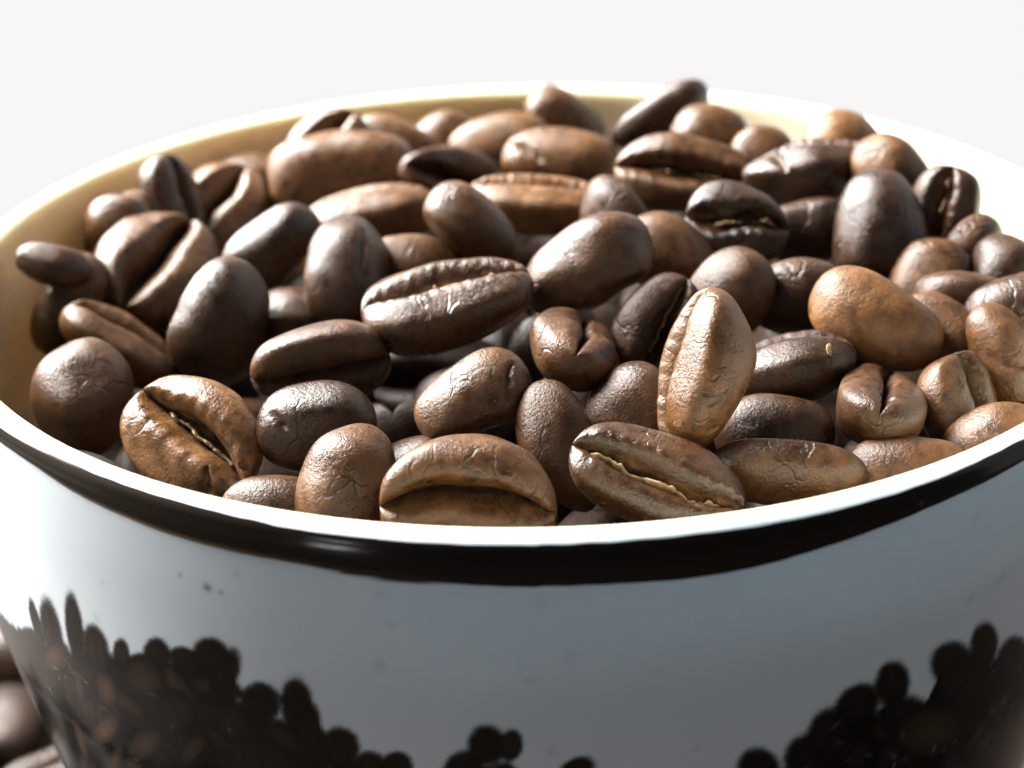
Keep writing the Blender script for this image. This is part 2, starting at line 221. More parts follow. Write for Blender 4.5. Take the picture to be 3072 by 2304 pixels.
PRINT_AND_REFLECTION = [[-11.56, -2.21, 4.61, -0.12, -0.05, -0.25, 0.0],[-48.69, -12.5, -0.18, 1.76, 1.01, 0.4, 0.05],[-46.08, -12.47, 0.07, 2.65, 1.98, 0.75, 0.06],[-42.05, -10.82, 0.26, 2.52, 1.36, 0.45, 0.06],[-52.08, -14.96, 0.1, 1.2, 3.49, 1.44, 0.0],[-39.4, -11.29, -0.26, 1.48, 1.76, 0.66, 0.2],[-36.12, -10.8, 0.04, 1.01, 1.04, 0.32, 0.1],[-32.04, -9.91, 0.02, 1.11, 1.57, 0.47, 0.0],[-34.24, -11.17, 0.23, 0.94, 1.63, 0.39, 0.0],[-29.06, -9.56, 0.6, 0.83, 1.67, -0.09, 0.0],[-26.49, -8.78, 1.08, 1.12, 1.46, -0.37, 0.0],[-25.41, -9.88, 1.2, 1.94, 1.19, -0.06, 0.0],[-22.47, -11.09, -1.58, 0.45, 1.21, 1.33, 0.0],[-19.23, -10.73, 0.0, 1.72, 1.44, 0.31, 0.0],[-18.37, -12.24, 0.45, 1.83, 1.02, 0.08, 0.0],[-15.93, -12.99, 1.31, 1.06, 1.02, -0.91, 0.0],[-11.42, -13.73, 0.33, 1.01, 1.22, -0.09, 0.0],[-13.63, -14.12, 0.9, 1.06, 1.17, -0.57, 0.0],[-6.26, -13.69, 1.49, 0.98, 0.78, -0.99, 0.0],[-4.31, -11.98, -0.08, 1.31, 1.54, 0.14, 0.0],[-2.49, -11.95, 0.25, 1.05, 0.89, -0.12, 0.25],[2.43, -13.77, 1.41, 0.64, 0.51, -0.84, 0.0],[17.11, -15.2, 1.49, 0.58, 1.29, -1.58, 0.0],[21.35, -15.2, 0.98, 1.4, 2.01, -1.25, 0.0],[22.97, -13.93, 0.5, 1.77, 1.98, -0.88, 0.0],[25.41, -12.28, 1.87, 0.49, 1.14, -1.21, 0.0],[28.62, -11.79, 0.05, 1.5, 1.83, -0.56, 0.0],[31.15, -14.97, 1.75, 0.8, 2.71, -2.1, 0.0],[35.03, -12.08, 0.82, 1.14, 2.62, -1.29, 0.0],[38.76, -11.92, -0.17, 1.6, 1.95, -0.64, 0.0],[36.82, -14.02, 0.58, 1.42, 3.21, -1.56, 0.0],[43.85, -14.47, -0.07, 1.64, 2.98, -1.24, 0.0],[-46.54, -14.09, 1.81, 1.72, 2.39, 0.53, 0.75],[-39.27, -14.12, -0.31, 1.15, 1.57, 0.73, 0.8],[-33.95, -12.0, -1.31, 0.88, 2.06, 1.26, 0.3],[-41.41, -17.76, 2.87, 2.06, 1.08, -0.18, 0.9],[-36.02, -17.12, 2.63, 1.73, 0.85, -0.52, 0.6],[-43.59, -15.11, 0.42, 1.45, 0.86, 0.32, 0.5],[-40.96, -19.71, 1.57, 1.58, 1.01, 0.19, 0.7],[-30.14, -15.86, 1.67, 1.38, 0.71, -0.29, 0.4],[-46.85, -20.38, 0.71, 2.07, 1.33, 0.6, 0.8],[33.91, -16.41, 3.91, -0.19, 1.9, -2.21, 0.45],[-25.37, -12.85, -1.06, 0.89, 1.41, 1.0, 0.15],[-31.02, -13.48, -1.14, 0.98, 1.98, 1.26, 0.1]]  # first entry paints the rim band's dark reflection on the wall
PRINT_TOP = [[-51.33, -13.87],[-45.11, -12.98],[-39.73, -11.09],[-32.97, -10.13],[-25.37, -8.57],[-24.73, -10.9],[-21.32, -11.48],[-18.14, -11.3],[-17.2, -12.68],[-13.58, -13.79],[-9.92, -14.09],[-6.24, -13.38],[-2.65, -12.49],[-1.64, -13.75],[2.61, -13.9],[5.85, -14.64],[14.05, -15.52],[17.11, -15.2],[21.13, -15.15],[23.47, -12.16],[29.81, -12.86],[32.04, -14.58],[33.67, -11.86],[37.65, -11.75],[41.96, -13.37],[56.48, -18.47]]
TABLE_BEANS = [
 (-46.8, 30.5, 3.4, 170, 35, 1.05, 0.4, 'bright lit bean on the table at the bottom left corner, against the cup'),
 (-53, 38.8, 3.0, 5, 100, 1.1, 0.2, 'dark brown bean on the table left of the cup, above the bright lit one'),
 (-55.8, 50.5, 4.2, 8, 20, 1.05, 0.45, 'grey brown bean at the left picture edge, above the dark brown one on the table'),
 (-65.6, 44.8, 2.6, -7, 156, 0.97, 0.23, ''),
 (-34.6, 19.7, 2.6, 180, 46, 0.93, 0.16, ''),
 (-52.0, -14.7, 2.6, -9, 108, 1.02, 0.37, ''),
 (-31.5, 41.0, 2.6, 172, 32, 0.97, 0.22, ''),
 (-55.2, 4.3, 2.6, 184, 24, 0.96, 0.13, ''),
 (-73.6, -7.8, 2.6, -17, 129, 1.08, 0.14, ''),
 (-48.4, -7.6, 2.6, 178, 80, 0.99, 0.27, ''),
 (-39.0, 2.1, 2.6, 4, 24, 0.95, 0.12, ''),
 (-36.3, 11.6, 2.6, 188, 50, 1.06, 0.28, ''),
 (-29.2, 29.9, 2.6, 168, 30, 0.99, 0.39, ''),
 (-52.9, -33.5, 2.6, -9, 28, 0.98, 0.37, ''),
 (-77.6, 3.9, 2.6, 5, 117, 0.95, 0.13, ''),
 (-38.6, -20.0, 2.6, -19, 128, 1.08, 0.29, ''),
 (-31.4, 51.3, 2.6, 176, 147, 1.03, 0.34, ''),
 (-66.1, 6.0, 2.6, 187, 100, 1.06, 0.21, ''),
 (-26.7, 59.9, 2.6, 8, 133, 0.98, 0.33, ''),
 (-37.4, -6.7, 2.6, 162, 170, 0.97, 0.35, ''),
 (-62.6, 35.5, 2.6, 0, 146, 1.08, 0.2, ''),
 (-40.0, -27.9, 2.6, -6, 20, 0.93, 0.34, ''),
 (-66.2, -3.0, 2.6, 164, 139, 0.92, 0.16, ''),
 (-55.5, -22.2, 2.6, 15, 131, 0.92, 0.26, ''),
 (-65.3, 28.2, 2.6, 17, 91, 1.06, 0.27, ''),
 (-16.7, 31.6, 2.6, 13, 10, 0.91, 0.15, ''),
 (-75.4, -20.9, 2.6, 6, 156, 0.95, 0.32, ''),
 (-20.5, 42.1, 2.6, 5, 78, 0.98, 0.32, ''),
 (-66.7, -29.9, 2.6, -2, 105, 0.92, 0.35, ''),
 (-37.1, 68.9, 2.6, -2, 107, 1.07, 0.26, ''),
 (-69.1, -15.6, 2.6, 13, 40, 0.91, 0.24, ''),
 (-36.9, 30.7, 2.6, -17, 151, 1.04, 0.31, ''),
 (-70.2, 16.5, 2.6, 167, 122, 1.01, 0.2, ''),
 (-44.7, 47.2, 2.6, -12, 76, 1.05, 0.33, ''),
 (-45.9, 9.7, 2.6, 0, 58, 1.01, 0.27, ''),
 (-39.1, 58.8, 2.6, 167, 84, 1.05, 0.32, ''),
 (-61.5, -12.2, 2.6, 8, 84, 0.96, 0.29, ''),
 (-53.8, 25.7, 2.6, 14, 93, 0.98, 0.31, ''),
 (-76.2, 22.9, 2.6, 15, 40, 0.9, 0.13, ''),
 (-47.1, 0.2, 2.6, -13, 145, 0.98, 0.26, ''),
 (-57.1, 15.7, 2.6, 198, 124, 0.96, 0.19, ''),
 (-45.0, 19.0, 2.6, 0, 169, 1.03, 0.17, ''),
 (-32.7, -13.0, 2.6, 3, 9, 0.9, 0.17, ''),
 (-47.8, 63.3, 2.6, -5, 151, 1.0, 0.38, ''),
 (-64.0, -21.8, 2.6, 181, 120, 0.93, 0.18, ''),
 (-41.3, 40.1, 2.6, 191, 57, 1.05, 0.33, ''),
 (-55.9, -3.5, 2.6, 15, 96, 1.0, 0.37, ''),
 (-57.7, 30.3, 7.4, 173, 74, 0.98, 0.37, ''),
 (-52.3, 15.3, 7.4, -9, 102, 1.0, 0.3, ''),
 (-33.3, 36.0, 7.4, 4, 124, 0.97, 0.34, ''),
 (-72.6, 5.2, 7.4, 2, 79, 1.0, 0.33, ''),
 (-22.2, 47.9, 7.4, 184, 73, 0.9, 0.24, ''),
 (-34.0, -21.8, 7.4, -6, 15, 0.98, 0.33, ''),
 (-60.9, -3.4, 7.4, 165, 113, 1.04, 0.15, ''),
 (-31.2, 63.5, 7.4, -12, 31, 0.97, 0.35, ''),
 (-69.5, 25.2, 7.4, -12, 95, 0.94, 0.25, ''),
 (-61.3, -39.9, 7.4, 11, 136, 1.04, 0.21, ''),
 (-54.3, -9.0, 7.4, -6, 118, 1.06, 0.28, ''),
 (-42.5, -17.4, 7.4, -15, 175, 0.93, 0.39, ''),
 (-22.9, 36.9, 7.4, 168, 115, 0.96, 0.31, ''),
 (-61.6, 10.1, 7.4, 8, 172, 0.96, 0.24, ''),
 (-35.8, 53.0, 7.4, -18, 156, 0.95, 0.35, ''),
 (-49.7, -20.9, 7.4, -12, 110, 1.02, 0.23, ''),
 (-31.4, 23.2, 7.4, 14, 41, 1.04, 0.17, ''),
 (-68.2, -10.6, 7.4, 7, 133, 0.95, 0.29, ''),
 (-43.4, 55.0, 7.4, 176, 76, 1.0, 0.36, ''),
 (-58.1, -17.9, 7.4, -12, 40, 1.05, 0.22, ''),
 (-41.6, 6.9, 7.4, -7, 68, 0.93, 0.34, ''),
 (-38.5, 45.0, 7.4, 170, 84, 1.0, 0.15, ''),
 (-39.7, 22.3, 7.4, -14, 85, 0.91, 0.24, ''),
]

# ------------------------------------------------------------------ helpers
def link(name, mesh, mats=(), parent=None):
    o = bpy.data.objects.new(name, mesh)
    COL.objects.link(o)
    for mt in mats:
        if mt.name not in [x.name for x in mesh.materials if x]:
            mesh.materials.append(mt)
    if parent:
        o.parent = parent
    return o


def mesh_np(name, verts, quads, tris=None, smooth=True):
    me = bpy.data.meshes.new(name)
    nq = len(quads)
    nt = 0 if tris is None else len(tris)
    me.vertices.add(len(verts))
    me.vertices.foreach_set("co", np.asarray(verts, np.float32).ravel())
    loops = np.asarray(quads, np.int32).ravel()
    starts = np.arange(nq) * 4
    if nt:
        loops = np.concatenate([loops, np.asarray(tris, np.int32).ravel()])
        starts = np.concatenate([starts, nq * 4 + np.arange(nt) * 3])
    me.loops.add(len(loops))
    me.loops.foreach_set("vertex_index", loops)
    me.polygons.add(nq + nt)
    me.polygons.foreach_set("loop_start", starts.astype(np.int32))
    me.update(calc_edges=True)
    me.validate()
    if smooth:
        me.polygons.foreach_set("use_smooth", np.ones(len(me.polygons), bool))
    return me


def grid_quads(n, mcols, wrap):
    i, j = np.meshgrid(np.arange(n - 1), np.arange(mcols if wrap else mcols - 1), indexing='ij')
    j2 = (j + 1) % mcols
    return np.stack([i * mcols + j, i * mcols + j2, (i + 1) * mcols + j2, (i + 1) * mcols + j], -1).reshape(-1, 4)


def nodes(name):
    mt = bpy.data.materials.new(name)
    mt.use_nodes = True
    nt = mt.node_tree
    return mt, nt, nt.nodes["Principled BSDF"]


def nd(nt, kind, **kw):
    n = nt.nodes.new(kind)
    for k, v in kw.items():
        setattr(n, k, v)
    return n


def ramp(nt, src, stops):
    r = nd(nt, 'ShaderNodeValToRGB')
    els = r.color_ramp.elements
    while len(els) < len(stops):
        els.new(0.5)
    for e, (p, c) in zip(els, stops):
        e.position = p
        e.color = (*c, 1) if len(c) == 3 else c
    nt.links.new(src, r.inputs[0])
    return r.outputs[0]


def mix(nt, fac, a, b, mode='MIX'):
    n = nd(nt, 'ShaderNodeMix', data_type='RGBA', blend_type=mode)
    for s, v in ((0, fac), (6, a), (7, b)):
        if isinstance(v, (int, float)):
            n.inputs[s].default_value = v
        elif isinstance(v, tuple):
            n.inputs[s].default_value = (*v, 1)
        else:
            nt.links.new(v, n.inputs[s])
    return n.outputs[2]


def math_n(nt, op, a, b=0.0, clamp=False):
    n = nd(nt, 'ShaderNodeMath', operation=op, use_clamp=clamp)
    for s, v in ((0, a), (1, b)):
        if isinstance(v, (int, float)):
            n.inputs[s].default_value = v
        else:
            nt.links.new(v, n.inputs[s])
    return n.outputs[0]


# ------------------------------------------------------------------ materials
def bean_material():
    mt, nt, bs = nodes("roasted_bean")
    L = nt.links.new
    tc = nd(nt, 'ShaderNodeTexCoord')
    inf = nd(nt, 'ShaderNodeObjectInfo')
    off = nd(nt, 'ShaderNodeVectorMath', operation='MULTIPLY_ADD')
    rnd = nd(nt, 'ShaderNodeCombineXYZ')
    for k in range(3):
        L(inf.outputs['Random'], rnd.inputs[k])
    L(rnd.outputs[0], off.inputs[0])
    off.inputs[1].default_value = (0.7, 0.31, 0.53)
    L(tc.outputs['Object'], off.inputs[2])
    vec = off.outputs[0]
    # stretched copy: fine wrinkles run across the bean
    st = nd(nt, 'ShaderNodeVectorMath', operation='MULTIPLY')
    L(vec, st.inputs[0])
    st.inputs[1].default_value = (1.0, 0.28, 0.4)

    def noise(scale, v=vec, detail=3.0, rough=0.55):
        n = nd(nt, 'ShaderNodeTexNoise')
        n.inputs['Scale'].default_value = scale
        n.inputs['Detail'].default_value = detail
        n.inputs['Roughness'].default_value = rough
        L(v, n.inputs['Vector'])
        return n.outputs['Fac']
    tone = nd(nt, 'ShaderNodeAttribute', attribute_type='OBJECT', attribute_name='tone').outputs['Fac']
    gloss = nd(nt, 'ShaderNodeAttribute', attribute_type='OBJECT', attribute_name='gloss').outputs['Fac']
    chaff = nd(nt, 'ShaderNodeAttribute', attribute_type='OBJECT', attribute_name='chaff').outputs['Fac']
    groove = nd(nt, 'ShaderNodeAttribute', attribute_type='GEOMETRY', attribute_name='groove').outputs['Fac']
    big = noise(330, detail=2.0)
    mid = noise(1400, detail=4.0)
    fine = noise(5200, detail=3.0, rough=0.7)
    wr = noise(1500, st.outputs[0], 3.0)
    t2 = math_n(nt, 'ADD', tone, math_n(nt, 'MULTIPLY', math_n(nt, 'SUBTRACT', big, 0.5), 0.55), True)
    base = ramp(nt, t2, [(0.0, (0.0105, 0.0050, 0.0025)), (0.35, (0.055, 0.0225, 0.0075)), (0.7, (0.13, 0.057, 0.0175)), (1.0, (0.245, 0.112, 0.034))])
    spec = ramp(nt, mid, [(0.3, (0.5, 0.47, 0.45)), (0.5, (0.95, 0.95, 0.95)), (0.72, (1.35, 1.28, 1.15))])
    base = mix(nt, 1.0, base, spec, 'MULTIPLY')
    chaffcol = ramp(nt, mid, [(0.35, (0.05, 0.02, 0.008)), (0.5, (0.20, 0.095, 0.03)), (0.68, (0.42, 0.27, 0.12))])
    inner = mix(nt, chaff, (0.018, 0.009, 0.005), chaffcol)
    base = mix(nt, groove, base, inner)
    L(base, bs.inputs['Base Color'])
    r0 = math_n(nt, 'MULTIPLY_ADD', gloss, -0.24)
    nt.nodes[-1].inputs[2].default_value = 0.48
    rr = math_n(nt, 'ADD', r0, math_n(nt, 'MULTIPLY', math_n(nt, 'SUBTRACT', mid, 0.5), 0.35))
    rr = math_n(nt, 'ADD', rr, math_n(nt, 'MULTIPLY', math_n(nt, 'SUBTRACT', big, 0.5), 0.45))
    rr = math_n(nt, 'ADD', rr, math_n(nt, 'MULTIPLY', groove, 0.3), True)
    L(rr, bs.inputs['Roughness'])
    sp_l = math_n(nt, 'MULTIPLY_ADD', gloss, 0.5)
    nt.nodes[-1].inputs[2].default_value = 0.27
    L(sp_l, bs.inputs['Specular IOR Level'])
    # faint fissures and shrivel lines, only here and there
    warp = nd(nt, 'ShaderNodeTexNoise')
    warp.inputs['Scale'].default_value = 420
    L(vec, warp.inputs['Vector'])
    wv = nd(nt, 'ShaderNodeVectorMath', operation='MULTIPLY_ADD')
    L(warp.outputs['Color'], wv.inputs[0])
    wv.inputs[1].default_value = (0.0035, 0.0035, 0.0035)
    L(st.outputs[0], wv.inputs[2])
    vo = nd(nt, 'ShaderNodeTexVoronoi', feature='DISTANCE_TO_EDGE')
    vo.inputs['Scale'].default_value = 520
    L(wv.outputs[0], vo.inputs['Vector'])
    line = math_n(nt, 'SUBTRACT', 1.0, math_n(nt, 'DIVIDE', vo.outputs['Distance'], 0.065), True)
    mask = math_n(nt, 'MULTIPLY', math_n(nt, 'SUBTRACT', noise(240, detail=1.0), 0.505), 6.0, True)
    fis = math_n(nt, 'MULTIPLY', line, mask)
    base = mix(nt, math_n(nt, 'MULTIPLY', fis, 0.5), base, (0.012, 0.006, 0.003))
    L(base, bs.inputs['Base Color'])
    h = math_n(nt, 'ADD', math_n(nt, 'MULTIPLY', wr, 0.45), math_n(nt, 'MULTIPLY', fine, 0.9))
    h = math_n(nt, 'ADD', h, math_n(nt, 'MULTIPLY', mid, 0.3))
    h = math_n(nt, 'SUBTRACT', h, math_n(nt, 'MULTIPLY', fis, 0.75))
    bp = nd(nt, 'ShaderNodeBump')
    bp.inputs['Strength'].default_value = 0.5
    bp.inputs['Distance'].default_value = 0.00016
    L(h, bp.inputs['Height'])
    L(bp.outputs[0], bs.inputs['Normal'])
    return mt


def simple(name, col, rough, spec=0.5, bump=None, coat=0.0):
    mt, nt, bs = nodes(name)
    bs.inputs['Base Color'].default_value = (*col, 1)
    bs.inputs['Roughness'].default_value = rough
    bs.inputs['Specular IOR Level'].default_value = spec
    bs.inputs['Coat Weight'].default_value = coat
    if bump:
        tc = nd(nt, 'ShaderNodeTexCoord')
        n = nd(nt, 'ShaderNodeTexNoise')
        n.inputs['Scale'].default_value = bump[0]
        n.inputs['Detail'].default_value = 3
        nt.links.new(tc.outputs['Object'], n.inputs['Vector'])
        b = nd(nt, 'ShaderNodeBump')
        b.inputs['Strength'].default_value = bump[1]
        b.inputs['Distance'].default_value = bump[2]
        nt.links.new(n.outputs['Fac'], b.inputs['Height'])
        nt.links.new(b.outputs[0], bs.inputs['Normal'])
        c = ramp(nt, n.outputs['Fac'], [(0.3, tuple(v * 0.88 for v in col)), (0.7, tuple(min(1, v * 1.08) for v in col))])
        nt.links.new(c, bs.inputs['Base Color'])
    return mt


def attr_paint(name, rough, bump):
    """glazed print: the colour of the print is stored per vertex"""
    mt, nt, bs = nodes(name)
    bs.inputs['Specular IOR Level'].default_value = 0.14
    a = nd(nt, 'ShaderNodeAttribute', attribute_type='GEOMETRY', attribute_name='print')
    nt.links.new(a.outputs['Color'], bs.inputs['Base Color'])
    bs.inputs['Roughness'].default_value = rough
    tc = nd(nt, 'ShaderNodeTexCoord')
    n = nd(nt, 'ShaderNodeTexNoise')
    n.inputs['Scale'].default_value = bump[0]
    n.inputs['Detail'].default_value = 4
    nt.links.new(tc.outputs['Object'], n.inputs['Vector'])
    b = nd(nt, 'ShaderNodeBump')
    b.inputs['Strength'].default_value = bump[1]
    b.inputs['Distance'].default_value = bump[2]
    nt.links.new(n.outputs['Fac'], b.inputs['Height'])
    nt.links.new(b.outputs[0], bs.inputs['Normal'])
    return mt


M_BEAN = bean_material()
M_SKIN = simple("silverskin", (0.42, 0.29, 0.16), 0.7, 0.3, (2600, 0.6, 0.0001))
M_GLAZE = attr_paint("white_glaze_with_print", 0.16, (900, 0.12, 0.00006))


def porcelain(mt, weight, radius):
    """thin ceramic lets a little daylight through"""
    bs = mt.node_tree.nodes["Principled BSDF"]
    bs.subsurface_method = 'RANDOM_WALK'
    bs.inputs['Subsurface Weight'].default_value = weight
    bs.inputs['Subsurface Radius'].default_value = radius
    bs.inputs['Subsurface Scale'].default_value = MM


M_CREAM = simple("cream_glaze", (0.80, 0.75, 0.58), 0.25)
M_BAND = attr_paint("black_band_paint", 0.14, (500, 0.15, 0.00006))
porcelain(M_GLAZE, 0.9, (1.25, 1.2, 1.15))
porcelain(M_CREAM, 1.0, (1.15, 1.1, 1.0))
M_TABLE = simple("dark_wood", (0.035, 0.024, 0.018), 0.6, 0.3, (1500, 0.4, 0.0003))

# ------------------------------------------------------------------ setting: overexposed window daylight and table
mt, nt, bs = nodes("window_daylight")
nt.nodes.remove(bs)
em = nd(nt, 'ShaderNodeEmission')
em.inputs[0].default_value = (1.0, 0.985, 0.98, 1)
em.inputs[1].default_value = 0.94
nt.links.new(em.outputs[0], nt.nodes["Material Output"].inputs[0])
M_SKY = mt
n = 49
az = np.radians(np.linspace(-12, 192, n))
rows = [(-0.45,), (0.70,)]
v = np.array([[0.62 * math.cos(a), 0.62 * math.sin(a), z] for z in (-0.42, 0.0, 0.35, 0.70) for a in az])
backdrop = link("backdrop", mesh_np("backdrop", v, grid_quads(4, n, False)), [M_SKY])
backdrop["kind"] = "structure"
backdrop["label"] = "plain overexposed white window daylight behind the cup"

# table: a rounded slab whose far edge lies behind the cup
tx, ty0, ty1, th, ch = 0.45, -0.40, 0.14, 0.02, 0.003
prof = [(0, 0), (ch, 0), (ch * .3 - ch, 0)]
vs, fs = [], []
for (ins, z) in ((0.003, 0.0), (0.0009, -0.0009), (0.0, -0.003), (0.0, -th)):
    vs += [(-tx + ins, ty0 + ins, z), (tx - ins, ty0 + ins, z), (tx - ins, ty1 - ins, z), (-tx + ins, ty1 - ins, z)]
qs = [(0, 1, 2, 3), (15, 14, 13, 12)]
for k in range(3):
    for j in range(4):
        qs.append((k * 4 + j, k * 4 + 4 + j, k * 4 + 4 + (j + 1) % 4, k * 4 + (j + 1) % 4))
table = link("tabletop", mesh_np("tabletop", vs, qs, smooth=False), [M_TABLE])
table["kind"] = "structure"
table["label"] = "dark wooden table top under the cup"

# ------------------------------------------------------------------ cup
rng = np.random.default_rng(11)


def vnoise(x, y, seed, f):
    """cheap smooth 2-d noise from a few random waves"""
    r = np.random.default_rng(seed)
    s = 0
    for k in range(9):
        a = r.uniform(0, 2 * np.pi)
        ff = f * r.uniform(0.5, 1.6)
        s = s + np.sin((x * math.cos(a) + y * math.sin(a)) * ff + r.uniform(0, 6.28))
    return s / 4.0


def outer_r(z):
    zs = np.array([-68, -66.5, -60, -45, -33.8, -28.7, -24.8, -19, -12, -5, -2, -0.7])
    rs = np.array([25.0, 26.2, 28.2, 31.2, 33.9, 35.07, 35.95, 37.34, 38.15, 38.35, 38.35, 38.3])
    return np.interp(z, zs, rs)


cup = bpy.data.objects.new("coffee_cup", None)
COL.objects.link(cup)
cup["label"] = "white ceramic cup with a black rim band and a dark bean print, full of beans"
cup["category"] = "cup"


def build_cup():
    # columns: dense where the print faces the viewer
    a_f = np.arange(-88, 88.01, 0.25)
    a_b = np.arange(92, 268.01, 4.0)
    A = np.concatenate([a_f, a_b])              # degrees from -y toward +x
    zr = np.concatenate([np.linspace(-68, -34, 18), np.arange(-33.8, -0.69, 0.15)])
    # smooth the silhouette profile
    R = outer_r(zr)
    for _ in range(40):
        R[1:-1] = 0.25 * R[:-2] + 0.5 * R[1:-1] + 0.25 * R[2:]
    # crest (half round) after the wall, then the first mm of the inside
    tt = np.linspace(0, math.pi, 17)[1:]
    cr, cz = 37.42 + 0.88 * np.cos(tt), -0.70 + 0.88 * np.sin(tt) * 0.8
    # lining, floor, and the recessed foot close the body
    zi = np.concatenate([np.linspace(-1.6, -50, 40), [-56, -60.5, -63, -64, -64.2]])
    ri = np.concatenate([np.interp(np.linspace(-1.6, -50, 40), [-50, -33, -20, -8, -1.6], [28.3, 32.3, 35.4, 36.4, 36.52]), [26, 21.5, 14, 6, 0.02]])
    RR = np.concatenate([[0.02, 20.5, 21.5, 22.5, 24.0], R, cr, ri])
    ZZ = np.concatenate([[-66.4, -66.4, -66.4, -67.9, -68.0], zr, cz, zi])
    n_out = 5 + len(zr) + 8
    aa, zz = np.meshgrid(np.radians(A), ZZ)
    rr = np.repeat(RR[:, None], len(A), 1)
    # the hand-thrown wall is not perfectly even
    rr = rr + (0.035 * vnoise(aa * 38, zz, 3, 0.12)) * (rr > 24.5)
    V = np.stack([rr * np.sin(aa), -rr * np.cos(aa), zz + RIM], -1).reshape(-1, 3) * MM
    me = mesh_np("cup_wall", V, grid_quads(len(ZZ), len(A), True))
    # ---- the print
    deg, z = np.degrees(aa), zz
    deg = np.where(deg > 180, deg - 360, deg)
    colr = np.empty(aa.shape + (3,))
    colr[:] = (0.70, 0.755, 0.785)
    s = aa * 37.0
    jit = 0.09 * vnoise(s, z, 21, 7.0) + 0.11 * vnoise(s, z, 22, 17.0)
    # faint scratches and specks in the glaze
    r2 = np.random.default_rng(4)
    for k in range(30):
        a0, z0 = r2.uniform(-45, 45), r2.uniform(-13, -3)
        rad = r2.choice([0.12, 0.16, 0.22, 0.3])
        ln = r2.choice([1.0, 1.0, 1.4])
        an = r2.uniform(0, 3.14)
        ds, dz = (deg - a0) * 0.66, z - z0
        q = ((ds * math.cos(an) + dz * math.sin(an)) / (rad * ln)) ** 2 + ((-ds * math.sin(an) + dz * math.cos(an)) / rad) ** 2
        w = np.exp(-q) * r2.uniform(0.05, 0.2)
        colr *= (1 - w)[..., None]
    for (a0, z0, rad, am) in ((-26, -4.6, 0.24, .7), (-24.8, -4.7, 0.14, .5), (-28.5, -4.3, 0.12, .5)):
        w = np.exp(-(((deg - a0) * .66) ** 2 + (z - z0) ** 2) / rad ** 2) * am
        colr *= (1 - w)[..., None]
    pt = np.array(PRINT_TOP)
    ext = [(-180, -14)] + [(a, -13.5 + 2.5 * math.sin(a * .21)) for a in range(-170, -58, 8)]
    ext2 = [(a, -14 + 2.5 * math.sin(a * .17)) for a in range(64, 176, 8)] + [(180, -14)]
    ptx = np.concatenate([[e[0] for e in ext], pt[:, 0], [e[0] for e in ext2]])
    pty = np.concatenate([[e[1] for e in ext], pt[:, 1], [e[1] for e in ext2]])
    o = np.argsort(ptx)
    top = np.interp(deg, ptx[o], pty[o])
    inside_rows = np.arange(len(ZZ))[:, None] >= n_out - 6
    dark = ~inside_rows / (1 + np.exp(np.clip(-(top - 0.35 - z + jit) / 0.09, -50, 50)))
    dk = np.array((0.0085, 0.0068, 0.0055))
    colr = colr * (1 - dark[..., None]) + dk * dark[..., None]
    # random printed beans inside the mass, then the outlined ones and a painted reflection sliver
    items = []
    for k in range(520):
        a0 = r2.uniform(-86, 86)
        t0 = np.interp(a0, ptx[o], pty[o])
        z0 = t0 - 1.2 - abs(r2.normal()) * 7
        an = r2.uniform(0, 3.14)
        la, lb = r2.uniform(1.1, 1.8), r2.uniform(0.55, 1.0)
        items.append((a0, z0, math.cos(an) * la / .66, math.sin(an) * la, -math.sin(an) * lb / .66, math.cos(an) * lb, r2.choice([0.02, 0.05, 0.1, .18, .3])))
    items += [tuple(p) for p in PRINT_AND_REFLECTION]
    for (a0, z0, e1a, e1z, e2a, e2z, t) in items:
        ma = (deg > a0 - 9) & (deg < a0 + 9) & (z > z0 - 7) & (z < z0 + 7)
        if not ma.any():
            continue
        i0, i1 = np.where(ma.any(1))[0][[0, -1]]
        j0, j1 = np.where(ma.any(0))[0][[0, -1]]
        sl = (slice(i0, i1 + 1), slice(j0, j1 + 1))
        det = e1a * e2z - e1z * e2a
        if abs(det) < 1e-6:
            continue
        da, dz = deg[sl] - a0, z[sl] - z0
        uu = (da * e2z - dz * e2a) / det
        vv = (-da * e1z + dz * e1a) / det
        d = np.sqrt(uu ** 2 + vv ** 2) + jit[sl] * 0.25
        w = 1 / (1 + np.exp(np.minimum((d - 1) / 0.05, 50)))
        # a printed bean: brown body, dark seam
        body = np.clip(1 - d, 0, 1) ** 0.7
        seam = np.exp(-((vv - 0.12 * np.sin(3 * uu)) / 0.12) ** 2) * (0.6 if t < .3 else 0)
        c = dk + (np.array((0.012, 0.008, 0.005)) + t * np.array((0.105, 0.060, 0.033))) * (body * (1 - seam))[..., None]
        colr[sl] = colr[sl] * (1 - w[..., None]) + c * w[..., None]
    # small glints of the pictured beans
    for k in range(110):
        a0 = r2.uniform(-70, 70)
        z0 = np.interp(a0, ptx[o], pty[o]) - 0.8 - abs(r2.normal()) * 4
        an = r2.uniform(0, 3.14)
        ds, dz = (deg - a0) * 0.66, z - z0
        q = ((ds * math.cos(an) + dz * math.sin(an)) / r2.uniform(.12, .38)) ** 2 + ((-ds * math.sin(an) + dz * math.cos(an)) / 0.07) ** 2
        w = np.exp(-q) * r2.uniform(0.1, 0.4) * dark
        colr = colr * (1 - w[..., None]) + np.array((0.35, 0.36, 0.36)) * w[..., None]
    # pale specks painted into the print as highlight glints
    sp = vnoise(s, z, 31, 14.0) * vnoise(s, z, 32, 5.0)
    glint = (sp > 1.75) & (colr[..., 0] < 0.05)
    colr[glint] = (0.22, 0.23, 0.23)
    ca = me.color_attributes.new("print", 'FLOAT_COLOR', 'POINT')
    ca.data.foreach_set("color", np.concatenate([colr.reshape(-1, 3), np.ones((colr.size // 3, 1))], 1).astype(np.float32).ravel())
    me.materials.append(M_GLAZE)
    me.materials.append(M_CREAM)
    nq = (len(ZZ) - 1) * len(A)
